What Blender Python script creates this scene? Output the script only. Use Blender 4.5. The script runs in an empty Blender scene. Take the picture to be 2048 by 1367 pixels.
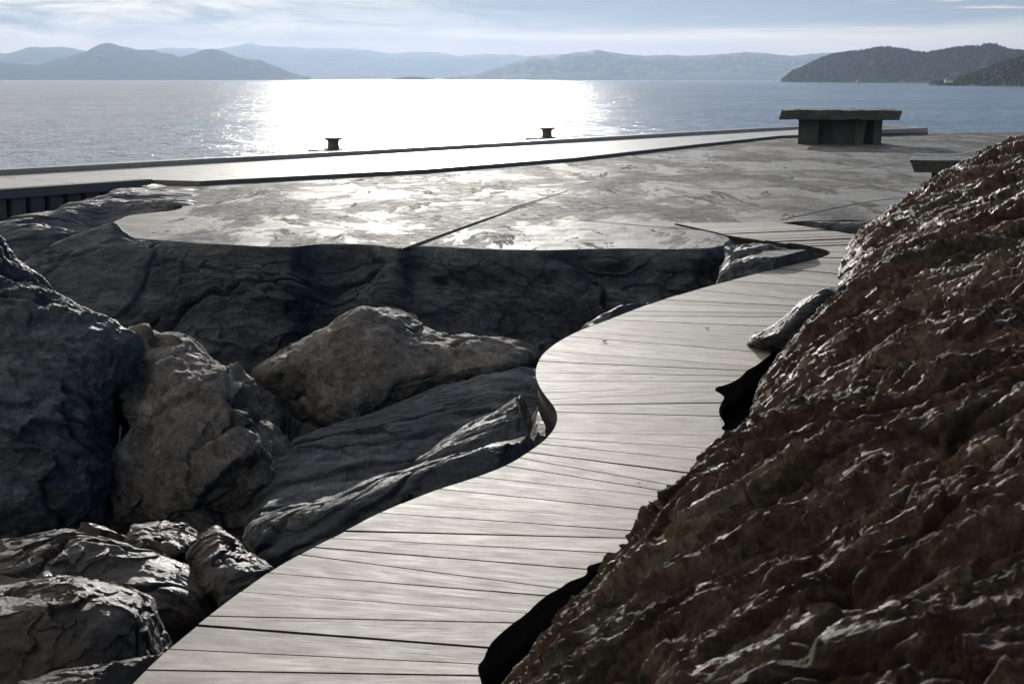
import bpy, bmesh, math, random
import numpy as np
from mathutils import Vector, Matrix
random.seed(7); rng = np.random.default_rng(7)
R = math.radians
C = bpy.context.scene.collection

# ------------------------------------------------------------------ camera
F = 2844.0; W, H = 2048, 1367; HOR = 158.0
PITCH = math.atan((H/2-HOR)/F); EYE = 1.7
cam = bpy.data.cameras.new('camera'); cam.sensor_width = 36; cam.lens = F/W*36
cam.clip_start = .05; cam.clip_end = 90000
cam.dof.use_dof = True; cam.dof.focus_distance = 11.0; cam.dof.aperture_fstop = 13
co = bpy.data.objects.new('camera', cam); C.objects.link(co)
co.location = (0, 0, EYE); co.rotation_euler = (math.pi/2-PITCH, 0, 0)
bpy.context.scene.camera = co

# ------------------------------------------------------------------ light
SUN_EL, SUN_AZ = 12.5, -3.3
sd = Vector((math.sin(R(SUN_AZ))*math.cos(R(SUN_EL)), math.cos(R(SUN_AZ))*math.cos(R(SUN_EL)), math.sin(R(SUN_EL))))
sl = bpy.data.lights.new('sun', 'SUN'); sl.energy = 3.6; sl.angle = R(.55); sl.color = (1, .955, .885)
so = bpy.data.objects.new('sun', sl); C.objects.link(so); so.rotation_euler = sd.to_track_quat('Z', 'Y').to_euler()

world = bpy.data.worlds.new('World'); bpy.context.scene.world = world; world.use_nodes = True
wn, wl = world.node_tree.nodes, world.node_tree.links; wn.clear()
wo = wn.new('ShaderNodeOutputWorld'); bg = wn.new('ShaderNodeBackground'); bg.inputs[1].default_value = .10
sky = wn.new('ShaderNodeTexSky'); sky.sky_type = 'NISHITA'; sky.sun_disc = False
sky.sun_elevation = R(SUN_EL); sky.sun_rotation = R(SUN_AZ); sky.air_density = 1.0; sky.dust_density = .3; sky.ozone_density = 3.0
tc = wn.new('ShaderNodeTexCoord')
def wmap(sc, loc=(0, 0, 0), rot=(0, 0, 0)):
    m = wn.new('ShaderNodeMapping'); m.inputs['Scale'].default_value = sc; m.inputs['Location'].default_value = loc
    m.inputs['Rotation'].default_value = rot
    wl.new(tc.outputs['Generated'], m.inputs[0]); return m
def wnoise(m, s, d, r=.55, dist=0.):
    n = wn.new('ShaderNodeTexNoise'); n.inputs['Scale'].default_value = s; n.inputs['Detail'].default_value = d
    n.inputs['Roughness'].default_value = r; n.inputs['Distortion'].default_value = dist
    wl.new(m.outputs[0], n.inputs['Vector']); return n
def wramp(src, a, b, ca=(0, 0, 0, 1), cb=(1, 1, 1, 1)):
    r = wn.new('ShaderNodeValToRGB'); r.color_ramp.elements[0].position = a; r.color_ramp.elements[1].position = b
    r.color_ramp.elements[0].color = ca; r.color_ramp.elements[1].color = cb
    r.color_ramp.interpolation = 'EASE'; wl.new(src, r.inputs[0]); return r
def wmix(fac, a, b, mode='MIX'):
    m = wn.new('ShaderNodeMix'); m.data_type = 'RGBA'; m.blend_type = mode
    for k, v in ((0, fac), (6, a), (7, b)):
        if isinstance(v, (int, float)): m.inputs[k].default_value = v
        elif isinstance(v, tuple): m.inputs[k].default_value = v
        else: wl.new(v, m.inputs[k])
    return m.outputs[2]
CLOUD = (2.4, 2.85, 3.4, 1); BRIGHT = (16, 14.2, 11.4, 1); WARM = (13, 9.2, 7.4, 1)
n1 = wnoise(wmap((1, 1, 9), (3.1, .4, .2)), 2.6, 7, .55, .3)
# veil of pale broken cloud, thicker towards the left of the view
sep = wn.new('ShaderNodeSeparateXYZ'); wl.new(tc.outputs['Generated'], sep.inputs[0])
low = wramp(sep.outputs[2], .07, .25, (1, 1, 1, 1), (.10, .10, .10, 1))
cf = wn.new('ShaderNodeMath'); cf.operation = 'MULTIPLY'; wl.new(wramp(n1.outputs[0], .28, .55).outputs[0], cf.inputs[0]); wl.new(low.outputs[0], cf.inputs[1])
base = wmix(cf.outputs[0], sky.outputs[0], CLOUD)
lf = wn.new('ShaderNodeMapRange'); lf.inputs[1].default_value = .10; lf.inputs[2].default_value = -.32
wl.new(sep.outputs[0], lf.inputs[0])
n2 = wnoise(wmap((1, 1, 5), (.7, 2.0, 1.3)), 9.0, 8, .6, .5)
v2 = wn.new('ShaderNodeMath'); v2.operation = 'MULTIPLY'
wl.new(wramp(n2.outputs[0], .36, .62).outputs[0], v2.inputs[0]); wl.new(lf.outputs[0], v2.inputs[1])
base = wmix(v2.outputs[0], base, BRIGHT)
# thin bright streaks and the warm band over the hills
n3 = wnoise(wmap((1, 1, 26), (0, .3, 5.0), (0, R(1.5), 0)), 5.0, 6, .6, .2)
base = wmix(wramp(n3.outputs[0], .60, .72).outputs[0], base, WARM)
wb = wramp(sep.outputs[2], .016, .040, (.75, .75, .75, 1), (0, 0, 0, 1))
base = wmix(wb.outputs[0], base, WARM)
wl.new(base, bg.inputs[0]); wl.new(bg.outputs[0], wo.inputs[0])

sc = bpy.context.scene
sc.view_settings.view_transform = 'Standard'; sc.view_settings.look = 'None'
sc.view_settings.exposure = 0.0; sc.view_settings.gamma = 1
sc.cycles.use_denoising = True
sc.cycles.max_bounces = 5; sc.cycles.diffuse_bounces = 3; sc.cycles.glossy_bounces = 3; sc.cycles.volume_bounces = 0
sc.cycles.sample_clamp_indirect = 4

# ------------------------------------------------------------------ unprojection
cp, sp = math.cos(PITCH), math.sin(PITCH)
def ray(px, py):
    px = np.asarray(px, float); py = np.asarray(py, float)
    dx = (px-W/2)/F; dy = -(py-H/2)/F
    return dx, cp+dy*sp, -sp+dy*cp
def at(px, py, z=0.):                    # point of a pixel's ray on the level z
    a, b, c = ray(px, py); t = (z-EYE)/c
    return np.stack([a*t, b*t, np.broadcast_to(z, np.shape(t))*1.0], -1)
def dp(px, py, d):                       # point of a pixel's ray at ground distance d
    a, b, c = ray(px, py); t = d/b
    return np.stack([a*t, b*t, EYE+c*t], -1)

# ------------------------------------------------------------------ noise
perm = rng.permutation(256); perm = np.concatenate([perm, perm, perm]).astype(np.int32)
G = rng.normal(size=(256, 3)); G /= np.linalg.norm(G, axis=1)[:, None]; G = G.astype(np.float32)
def pn(P):
    P = P.astype(np.float32); I = np.floor(P); f = P-I; I = I.astype(np.int32) & 255
    u = f*f*f*(f*(f*6-15)+10); out = 0
    for dx in (0, 1):
        hx = perm[I[:, 0]+dx]; wx = u[:, 0] if dx else 1-u[:, 0]
        for dy in (0, 1):
            hy = perm[hx+I[:, 1]+dy]; wy = wx*(u[:, 1] if dy else 1-u[:, 1])
            for dz in (0, 1):
                g = G[perm[hy+I[:, 2]+dz]]
                n = g[:, 0]*(f[:, 0]-dx)+g[:, 1]*(f[:, 1]-dy)+g[:, 2]*(f[:, 2]-dz)
                out = out+n*wy*(u[:, 2] if dz else 1-u[:, 2])
    return out*1.6
def fbm(P, s, o, gain=.5, lac=2.07):
    r = 0; a = 1.
    for i in range(o): r = r+a*pn(P*s+i*17.3); s *= lac; a *= gain
    return r
def rid(P, s, o, gain=.5, lac=2.1):
    r = 0; a = 1.
    for i in range(o):
        r = r+a*(1-2.2*np.abs(pn(P*s+i*11.7))); s *= lac; a *= gain
    return r
J = rng.random((256, 3)).astype(np.float32); FN = rng.normal(size=(256, 3)); FN /= np.linalg.norm(FN, axis=1)[:, None]; FN = FN.astype(np.float32)
def facet(P, s, tilt=.6, off=.35):       # broken planes: each Voronoi cell has its own tilt and height
    Q = (P*s).astype(np.float32); B0 = np.floor(Q-.5).astype(np.int32); best = np.full(len(Q), 1e9, np.float32); out = np.zeros(len(Q), np.float32)
    for dx in (0, 1):
        for dy in (0, 1):
            for dz in (0, 1):
                c = B0+np.array([dx, dy, dz], np.int32); h = perm[perm[perm[c[:, 0] & 255]+(c[:, 1] & 255)]+(c[:, 2] & 255)]
                D = Q-(c+.15+.7*J[h]); d = (D*D).sum(1); v = (D*FN[h]).sum(1)*tilt+(J[h, 0]-.5)*2*off
                m = d < best; best = np.where(m, d, best); out = np.where(m, v, out)
    return out
def frame(d, n=(0, 0, 1)):
    d = Vector(d).normalized(); s = Vector(n).cross(d).normalized(); n = d.cross(s)
    return np.array([d[:], s[:], n[:]])
def aniso(P, d, k, n=(0, 0, 1), kn=1.):  # squash the coordinate along d: features stretch along d
    B = frame(d, n); Q = P @ B.T
    return Q*np.array([k, 1., kn])

# ------------------------------------------------------------------ materials
def mat(name): 
    m = bpy.data.materials.new(name); m.use_nodes = True
    return m, m.node_tree.nodes, m.node_tree.links, m.node_tree.nodes['Principled BSDF']
class N:
    def __init__(s, name):
        s.m, s.n, s.l, s.b = mat(name); s.tc = s.n.new('ShaderNodeTexCoord')
    def map(s, sc=(1, 1, 1), rot=(0, 0, 0), loc=(0, 0, 0), src='Object'):
        m = s.n.new('ShaderNodeMapping'); m.inputs['Scale'].default_value = sc; m.inputs['Rotation'].default_value = rot
        m.inputs['Location'].default_value = loc; s.l.new(s.tc.outputs[src], m.inputs[0]); return m.outputs[0]
    def noise(s, v, scale, det=6, rough=.55, dist=0.):
        n = s.n.new('ShaderNodeTexNoise'); n.inputs['Scale'].default_value = scale; n.inputs['Detail'].default_value = det
        n.inputs['Roughness'].default_value = rough; n.inputs['Distortion'].default_value = dist; s.l.new(v, n.inputs['Vector']); return n.outputs[0]
    def ramp(s, v, stops):
        r = s.n.new('ShaderNodeValToRGB'); e = r.color_ramp.elements
        while len(e) < len(stops): e.new(.5)
        for k, (p, c) in enumerate(stops):
            e[k].position = p; e[k].color = (c, c, c, 1) if isinstance(c, (int, float)) else (*c, 1)
        s.l.new(v, r.inputs[0]); return r.outputs[0]
    def mix(s, f, a, b, mode='MIX'):
        m = s.n.new('ShaderNodeMix'); m.data_type = 'RGBA'; m.blend_type = mode
        for k, v in ((0, f), (6, a), (7, b)):
            if isinstance(v, (int, float)): m.inputs[k].default_value = v
            elif isinstance(v, tuple): m.inputs[k].default_value = (*v, 1)
            else: s.l.new(v, m.inputs[k])
        return m.outputs[2]
    def math(s, op, a, b=0.):
        m = s.n.new('ShaderNodeMath'); m.operation = op
        for k, v in ((0, a), (1, b)):
            if isinstance(v, (int, float)): m.inputs[k].default_value = v
            else: s.l.new(v, m.inputs[k])
        return m.outputs[0]
    def bump(s, h, dist, strength=1., prev=None):
        b = s.n.new('ShaderNodeBump'); b.inputs['Distance'].default_value = dist; b.inputs['Strength'].default_value = strength
        s.l.new(h, b.inputs['Height'])
        if prev is not None: s.l.new(prev, b.inputs['Normal'])
        return b.outputs[0]
    def jitter(s, nrm, v, scale, amp, mask=None, det=3):
        n = s.n.new('ShaderNodeTexNoise'); n.inputs['Scale'].default_value = scale; n.inputs['Detail'].default_value = det; n.inputs['Roughness'].default_value = .65
        s.l.new(v, n.inputs['Vector'])
        a = s.n.new('ShaderNodeVectorMath'); a.operation = 'SUBTRACT'; a.inputs[1].default_value = (.5, .5, .5); s.l.new(n.outputs['Color'], a.inputs[0])
        b = s.n.new('ShaderNodeVectorMath'); b.operation = 'SCALE'; s.l.new(a.outputs[0], b.inputs[0]); b.inputs['Scale'].default_value = amp
        if mask is not None: s.l.new(s.math('MULTIPLY', mask, amp), b.inputs['Scale'])
        c = s.n.new('ShaderNodeVectorMath'); c.operation = 'ADD'; s.l.new(nrm, c.inputs[0]); s.l.new(b.outputs[0], c.inputs[1])
        d = s.n.new('ShaderNodeVectorMath'); d.operation = 'NORMALIZE'; s.l.new(c.outputs[0], d.inputs[0]); return d.outputs[0]
    def set(s, **k):
        for a, v in k.items():
            i = s.b.inputs[{'color': 'Base Color', 'rough': 'Roughness', 'normal': 'Normal', 'metal': 'Metallic', 'spec': 'Specular IOR Level', 'ior': 'IOR'}[a]]
            if isinstance(v, (int, float)): i.default_value = v
            elif isinstance(v, tuple): i.default_value = (*v, 1)
            else: s.l.new(v, i)
        return s.m

def rock_mat(name, dark, mid, light, rust=None, rust_amt=.5, rough=(.35, .6), rot=(0, 0, 0), stretch=(1, 1, 1), b=1.0, green=None, fine=1., spec=.5):
    k = N(name); v = k.map(stretch, rot); o = k.map()
    n = k.noise(v, 1.7, 9, .62, .6)
    col = k.ramp(n, [(.30, dark), (.5, mid), (.72, light)])
    if rust:
        r = k.noise(k.map(stretch, rot, (5, 3, 1)), 2.1, 9, .68, .9)
        col = k.mix(k.ramp(r, [(.47, 0.), (.62, rust_amt)]), col, rust)
    if green:
        r = k.noise(k.map(stretch, rot, (9, 1, 7)), 1.7, 8, .68, .7)
        col = k.mix(k.ramp(r, [(.50, 0.), (.66, .7)]), col, green)
    mo = k.noise(k.map(stretch, rot, (7, 7, 2)), 9, 9, .72, .8)
    col = k.mix(.85, col, k.ramp(mo, [(.36, .38), (.5, .95), (.64, 1.75)]), 'MULTIPLY')
    sp_ = k.noise(o, 46*fine, 4, .7)
    col = k.mix(.75, col, k.ramp(sp_, [(.3, .45), (.7, 1.45)]), 'MULTIPLY')
    ve = k.noise(k.map(stretch, rot, (2, 8, 4)), 3.1, 5, .6, 1.6)
    vein = k.ramp(ve, [(.485, 0.), (.5, .75), (.515, 0.)])
    col = k.mix(k.math('MULTIPLY', vein, k.ramp(k.noise(o, .8, 2), [(.52, 0.), (.62, 1.)])), col, light)
    rg = k.noise(v, 7, 5, .6)
    ro = k.ramp(rg, [(.35, rough[0]), (.65, rough[1])])
    b1 = k.bump(k.noise(v, 9*fine, 10, .72, .4), .06*b)
    b2 = k.bump(k.noise(o, 55*fine, 6, .75), .014*b, 1., b1)
    return k.set(color=col, rough=ro, normal=b2, spec=spec)

def M3(r, g, b): return (r, g, b)
m_brown = rock_mat('rust brown schist', (.020, .013, .010), (.088, .054, .037), (.26, .20, .14), rust=(.125, .058, .038), rust_amt=.55,
                   rough=(.34, .85), rot=(0, R(-35), R(15)), stretch=(.45, 1.4, 1.2), b=1.1, spec=.28, green=(.075, .085, .045))
m_bed = rock_mat('grey bedrock tinted skylight blue', (.024, .031, .042), (.056, .070, .090), (.15, .165, .18), rust=(.085, .066, .052), rust_amt=.35,  # bluer than the stone: skylight in the shade is put into these colours
                 rough=(.42, .7), rot=(0, R(12), R(20)), stretch=(.5, 1.1, 2.0), b=.8, spec=.35)
m_dark = rock_mat('dark wet bedrock', (.022, .023, .026), (.052, .050, .050), (.14, .13, .12), rust=(.09, .052, .03), rust_amt=.8,
                  rough=(.25, .5), rot=(0, R(-18), R(20)), stretch=(.6, 1.2, 1.6), b=1.2)
m_pale = rock_mat('pale sandy boulder stone', (.07, .068, .066), (.14, .135, .128), (.26, .245, .225), rust=(.12, .085, .06), rust_amt=.35,
                  rough=(.6, .85), b=.8, spec=.3)

# worn and cut rock of the plaza
def plaza_mat():
    k = N('worn plaza rock'); o = k.map()
    v = k.map((1.25, .6, 1), (0, 0, R(-28)))
    a = k.noise(v, .48, 11, .72, .5)
    roughmask = k.ramp(a, [(.48, 0.), (.60, 1.)])
    s2 = k.noise(k.map((1.5, .35, 1), (0, 0, R(38)), (4, 4, 0)), 1.0, 9, .72, .5)
    m2 = k.ramp(s2, [(.57, 0.), (.63, .8)])
    mask = k.math('MAXIMUM', roughmask, m2)
    col = k.ramp(k.noise(o, 1.3, 9, .65), [(.3, (.12, .122, .124)), (.7, (.235, .232, .225))])
    rus = k.noise(k.map((.8, .6, 1), (0, 0, R(-14)), (1, 9, 0)), .6, 8, .6, .8)
    col = k.mix(k.ramp(rus, [(.54, 0.), (.68, .65)]), col, (.22, .15, .10))
    col = k.mix(k.math('MULTIPLY', mask, .75), col, k.mix(k.ramp(k.noise(o, 6, 6, .7), [(.4, 0.), (.65, 1.)]), (.055, .060, .068), (.125, .125, .12)))
    col = k.mix(.8, col, k.ramp(k.noise(k.map((.8, 1.2, 1), (0, 0, R(25))), 5.5, 10, .74, .5), [(.36, .5), (.5, 1.), (.64, 1.4)]), 'MULTIPLY')
    vn = k.noise(k.map((.25, 1, 1), (0, 0, R(-14)), (3, 2, 0)), .5, 3, .5, 1.2)
    col = k.mix(k.ramp(vn, [(.492, 0.), (.5, .45), (.508, 0.)]), col, (.42, .42, .40))
    ro = k.mix(mask, k.ramp(k.noise(o, 2.2, 6), [(.3, .58), (.7, .74)]), k.ramp(k.noise(o, 9, 5), [(.4, .55), (.7, .9)]))
    h = k.noise(v, 2.0, 10, .62, .5)
    b1 = k.bump(h, .03, .5); b1 = k.bump(k.noise(v, .55, 4, .5, .8), .11, .5, b1)
    rh = k.math('MULTIPLY', k.noise(o, 16, 8, .72), mask)
    b2 = k.bump(rh, .06, 1., b1)
    b3 = k.bump(mask, .012, 1., b2)
    b4 = k.jitter(b3, k.map((.5, 1, 1), (0, 0, R(-20))), 9., 1.7, mask, 4); b4 = k.jitter(b4, o, 2.5, .12)
    return k.set(color=col, rough=ro, normal=b4, spec=k.ramp(mask, [(0., .13), (1., .05)]))
m_plaza = plaza_mat()

def wood_mat():
    k = N('weathered deck boards'); u = k.map(src='UV')
    uv = k.n.new('ShaderNodeUVMap')
    def um(sc, loc=(0, 0, 0)):
        m = k.n.new('ShaderNodeMapping'); m.inputs['Scale'].default_value = sc; m.inputs['Location'].default_value = loc
        k.l.new(uv.outputs[0], m.inputs[0]); return m.outputs[0]
    g = k.noise(um((1.2, 34, 1)), 3.0, 8, .65, .25)
    cloud = k.noise(um((1.0, 2.8, 1), (4, 1, 0)), 5.5, 8, .66, .6)
    at_ = k.n.new('ShaderNodeAttribute'); at_.attribute_name = 'board'
    col = k.ramp(cloud, [(.30, (.25, .225, .195)), (.50, (.345, .318, .28)), (.72, (.46, .43, .39))])
    col = k.mix(.55, col, k.ramp(g, [(.3, .80), (.7, 1.15)]), 'MULTIPLY')
    col = k.mix(1., col, k.ramp(at_.outputs['Fac'], [(0., .74), (1., 1.18)]), 'MULTIPLY')
    spk = k.noise(k.map(), 70, 3, .6)
    col = k.mix(k.ramp(spk, [(.22, .5), (.28, 0.)]), col, (.05, .045, .04))
    ro = k.mix(1., k.ramp(cloud, [(.3, .68), (.7, .60)]), k.ramp(g, [(.3, 1.15), (.7, .9)]), 'MULTIPLY')
    b = k.bump(g, .0010, .5)
    b = k.jitter(b, um((.6, 8, 1)), 5., .02)
    return k.set(color=col, rough=ro, normal=b, spec=.33)
m_wood = wood_mat()
def plain(name, c1, c2, rough, sc=3., bump=.01, spec=.5, stretch=(1, 1, 1), jit=0):
    k = N(name); v = k.map(stretch)
    col = k.ramp(k.noise(v, sc, 8, .62), [(.3, c1), (.7, c2)])
    return k.set(color=col, rough=k.ramp(k.noise(v, sc*2, 4), [(.3, rough*.85), (.7, min(1, rough*1.15))]), normal=(k.jitter(k.bump(k.noise(v, sc*8, 7, .65), bump), v, sc*2, jit) if jit else k.bump(k.noise(v, sc*8, 7, .65), bump)), spec=spec)
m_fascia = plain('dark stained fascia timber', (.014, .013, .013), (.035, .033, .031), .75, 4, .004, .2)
m_conc = plain('pale quay concrete', (.24, .235, .225), (.38, .37, .35), .36, 1.2, .02)
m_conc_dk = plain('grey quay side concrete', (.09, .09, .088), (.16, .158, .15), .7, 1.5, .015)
m_iron = plain('rusty painted bollard iron', (.05, .045, .04), (.11, .09, .07), .5, 8, .01)
m_slab = plain('rough split granite slab', (.022, .025, .026), (.062, .065, .06), .6, 3, .04)
m_joint = plain('dark rough joint filling', (.035, .037, .04), (.08, .08, .078), .95, 8, .02, .0, jit=1.2)
m_hill = plain('wooded hillside far across the water', (.02, .028, .02), (.06, .065, .045), 1., .004, 0.01, .1)
m_pine = plain('dark conifer foliage', (.012, .02, .014), (.026, .036, .024), .9, .2, .01, .2)
m_white = plain('white painted boards', (.7, .7, .68), (.8, .8, .78), .5, 1, .001)
m_leaf = plain('dry brown leaf', (.02, .015, .01), (.04, .03, .02), .7, 30, .001)

def quay_mat():
    k = N('sawn quay paving'); 
    v = k.map((1, 1, 1), (0, 0, -QA))
    br = k.n.new('ShaderNodeTexBrick'); k.l.new(v, br.inputs['Vector']); br.inputs['Scale'].default_value = 1.
    br.inputs['Brick Width'].default_value = 4.5; br.inputs['Row Height'].default_value = .42; br.inputs['Mortar Size'].default_value = .028
    br.inputs['Mortar Smooth'].default_value = .2; br.offset = .37
    col = k.ramp(k.noise(v, .9, 8, .65), [(.3, (.42, .41, .39)), (.7, (.58, .565, .53))])
    col = k.mix(br.outputs['Fac'], col, (.07, .07, .068))
    ro = k.ramp(k.noise(v, 2.4, 6), [(.3, .40), (.7, .52)])
    b = k.bump(k.noise(v, 3., 8, .6), .02, .5); inv = k.math('SUBTRACT', 1., br.outputs['Fac']); b = k.bump(inv, .02, 1., b)
    return k.set(color=col, rough=ro, normal=b)

def water_mat():
    k = N('rippled fjord water')
    def nz(sc, scale, det, rot, amp):
        n = k.n.new('ShaderNodeTexNoise'); n.inputs['Scale'].default_value = scale; n.inputs['Detail'].default_value = det; n.inputs['Roughness'].default_value = .6
        k.l.new(k.map(sc, (0, 0, rot)), n.inputs['Vector'])
        a = k.n.new('ShaderNodeVectorMath'); a.operation = 'SUBTRACT'; a.inputs[1].default_value = (.5, .5, .5); k.l.new(n.outputs['Color'], a.inputs[0])
        b = k.n.new('ShaderNodeVectorMath'); b.operation = 'MULTIPLY'; b.inputs[1].default_value = (amp, amp, 0); k.l.new(a.outputs[0], b.inputs[0]); return b.outputs[0]
    def add(a, b):
        v = k.n.new('ShaderNodeVectorMath'); v.operation = 'ADD'; k.l.new(a, v.inputs[0])
        if isinstance(b, tuple): v.inputs[1].default_value = b
        else: k.l.new(b, v.inputs[1])
        return v.outputs[0]
    v = add(add(nz((.5, 1, 1), .8, 3, R(8), 1.05), nz((.7, 1, 1), 4.5, 6, R(-15), 2.7)), (0, 0, 1))
    n = k.n.new('ShaderNodeVectorMath'); n.operation = 'NORMALIZE'; k.l.new(v, n.inputs[0])
    return k.set(color=(.012, .055, .13), rough=k.ramp(k.noise(k.map((.4, 1, 1)), .03, 4), [(.35, .15), (.65, .23)]), normal=n.outputs[0], ior=1.33)
m_water = water_mat()

# ------------------------------------------------------------------ mesh helpers
def tag(o, label=None, cat=None, group=None, kind=None):
    for k, v in (('label', label), ('category', cat), ('group', group), ('kind', kind)):
        if v: o[k] = v
    return o
def link(name, me, m, parent=None, smooth=True):
    o = bpy.data.objects.new(name, me); C.objects.link(o); me.materials.append(m)
    if parent is not None: o.parent = parent
    if smooth: me.shade_smooth()
    return o
def mesh_np(name, V, Fq, m, parent=None, smooth=True):
    me = bpy.data.meshes.new(name); k = Fq.shape[1]
    me.vertices.add(len(V)); me.vertices.foreach_set('co', V.astype(np.float32).ravel())
    me.loops.add(Fq.size); me.loops.foreach_set('vertex_index', Fq.astype(np.int32).ravel())
    me.polygons.add(len(Fq)); me.polygons.foreach_set('loop_start', np.arange(0, Fq.size, k, dtype=np.int32))
    me.polygons.foreach_set('loop_total', np.full(len(Fq), k, np.int32))
    me.update(calc_edges=True); me.validate()
    return link(name, me, m, parent, smooth)
def grid_faces(a, b):
    i = np.arange(a*b).reshape(a, b)
    return np.stack([i[:-1, :-1], i[:-1, 1:], i[1:, 1:], i[1:, :-1]], -1).reshape(-1, 4)
def cr(A, n, t=None):                      # Catmull-Rom upsample along axis 0
    A = np.asarray(A, float); m = len(A)
    x = np.linspace(0, m-1, n) if t is None else t
    i = np.clip(np.floor(x).astype(int), 0, m-2); f = (x-i).reshape((-1,)+(1,)*(A.ndim-1))
    e = np.concatenate([2*A[:1]-A[1:2], A, 2*A[-1:]-A[-2:-1]])
    p0, p1, p2, p3 = e[i], e[i+1], e[i+2], e[i+3]
    return .5*(2*p1+(p2-p0)*f+(2*p0-5*p1+4*p2-p3)*f**2+(3*p1-p0-3*p2+p3)*f**3)
def gnorm(P):
    du = np.gradient(P, axis=0); dv = np.gradient(P, axis=1); n = np.cross(du, dv)
    return n/(np.linalg.norm(n, axis=-1, keepdims=True)+1e-12)
def sheet(name, ctrl, nu, nv, m, disp, parent=None, flip=False):
    P = cr(np.asarray(ctrl, float), nu); P = np.swapaxes(cr(np.swapaxes(P, 0, 1), nv), 0, 1)
    n = gnorm(P)*(-1 if flip else 1)
    P = P+n*disp(P.reshape(-1, 3)).reshape(nu, nv, 1)
    return mesh_np(name, P.reshape(-1, 3), grid_faces(nu, nv), m, parent)
_ico = {}
def ico(s):
    if s not in _ico:
        bm = bmesh.new(); bmesh.ops.create_icosphere(bm, subdivisions=s, radius=1); bm.verts.ensure_lookup_table()
        _ico[s] = (np.array([v.co[:] for v in bm.verts]), np.array([[v.index for v in f.verts] for f in bm.faces])); bm.free()
    return _ico[s]
def vnorm(V, T):
    n = np.cross(V[T[:, 1]]-V[T[:, 0]], V[T[:, 2]]-V[T[:, 0]]); o = np.zeros_like(V)
    for c in range(3):
        for k in range(3): o[:, c] += np.bincount(T[:, k], n[:, c], len(V))
    return o/(np.linalg.norm(o, axis=1, keepdims=True)+1e-12)
def seg_dist(P, A):
    d = np.full(len(P), 1e9)
    for a, b in zip(A[:-1], A[1:]):
        ab = b-a; t = np.clip(((P-a) @ ab)/(ab @ ab+1e-12), 0, 1); d = np.minimum(d, np.linalg.norm(P-(a+t[:, None]*ab), axis=1))
    return d
def in_poly(p, A):
    x, y = p[:, 0], p[:, 1]; c = np.zeros(len(p), bool)
    for (x0, y0), (x1, y1) in zip(A, np.roll(A, -1, 0)):
        if y0 == y1: continue
        c ^= ((y0 > y) != (y1 > y)) & (x < (x1-x0)*(y-y0)/(y1-y0)+x0)
    return c
def under_deck(V, lo=-.45):                       # rocks stop short of the underside of the boards
    near_ = V[:, 2] > -.8; p = V[near_, :2]
    ins = in_poly(p, E); dd_ = seg_dist(p, np.vstack([E, E[:1]])); sd_ = np.where(ins, -dd_, dd_)
    zmax = np.minimum(lo+(10. if lo > -.2 else 3.)*np.clip(sd_-.01, 0, 5), (.0 if lo < -.2 else .10)+2*np.clip(sd_-.3, 0, 5)); z_ = V[near_, 2]; V[near_, 2] = np.where(z_ > zmax, zmax+.15*np.tanh((z_-zmax)*.0), z_); return V
def boulder(name, outline, cen, d, tf, tb, lean, m, disp, sub=7, power=.62, parent=None, clamp=True):
    """a solid rock: outline seen from the path, front/back thickness in metres, leaning back by lean metres"""
    D, T = ico(sub); o = np.array(outline, float)-np.array(cen, float)
    o = np.concatenate([a+(b-a)*np.linspace(0, 1, 12)[:-1, None] for a, b in zip(o, np.roll(o, -1, 0))])
    th = np.arctan2(o[:, 1], o[:, 0]); r = np.hypot(o[:, 0], o[:, 1]); k = np.argsort(th); th, r = th[k], r[k]
    th = np.concatenate([th-2*np.pi, th, th+2*np.pi]); r = np.concatenate([r]*3)
    t = np.arctan2(D[:, 1], D[:, 0]); rr = np.interp(t, th, r)
    s = np.sqrt(D[:, 0]**2+D[:, 1]**2); s = s**power
    px = cen[0]+rr*s*np.cos(t); py = cen[1]+rr*s*np.sin(t)
    hh = max(abs(o[:, 1]))
    dep = d-np.where(D[:, 2] > 0, tf, tb)*np.sign(D[:, 2])*np.abs(D[:, 2])**.9+lean*(cen[1]-py)/hh
    V = dp(px, py, dep); n = vnorm(V, T)
    if (n*(V-V.mean(0))).sum() < 0: n = -n; T = T[:, ::-1]
    V = V+n*disp(V)[:, None]
    if clamp: V = under_deck(V, clamp if clamp is not True else -.45)
    return mesh_np(name, V, T, m, parent)
def box_bm(bm, p0, p1, taper=0.):
    bmesh.ops.create_cube(bm, size=1, matrix=Matrix.Translation(((p0[0]+p1[0])/2, (p0[1]+p1[1])/2, (p0[2]+p1[2])/2)) @ Matrix.Diagonal((p1[0]-p0[0], p1[1]-p0[1], p1[2]-p0[2], 1)))
def finish(name, bm, m, parent=None, bevel=0., smooth=False, noise=0., cuts=0):
    if cuts: bmesh.ops.subdivide_edges(bm, edges=bm.edges[:], cuts=cuts, use_grid_fill=True)
    if noise:
        P = np.array([v.co[:] for v in bm.verts]); d = fbm(P, 3., 4)*noise
        bm.normal_update()
        for v, q in zip(bm.verts, d): v.co += v.normal*float(q)
    if bevel: bmesh.ops.bevel(bm, geom=bm.edges[:], offset=bevel, segments=2, affect='EDGES')
    me = bpy.data.meshes.new(name); bm.to_mesh(me); bm.free()
    return link(name, me, m, parent, smooth)
def prism(bm, pts, z0, z1):
    """closed prism over a plan polygon"""
    vs = [bm.verts.new((p[0], p[1], z1)) for p in pts]; f = bm.faces.new(vs); f.normal_update()
    if f.normal.z < 0: f.normal_flip()
    r = bmesh.ops.extrude_face_region(bm, geom=[f]); up = [v for v in r['geom'] if isinstance(v, bmesh.types.BMVert)]
    for v in up: v.co.z = z0
    bmesh.ops.recalc_face_normals(bm, faces=bm.faces[:])
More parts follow.
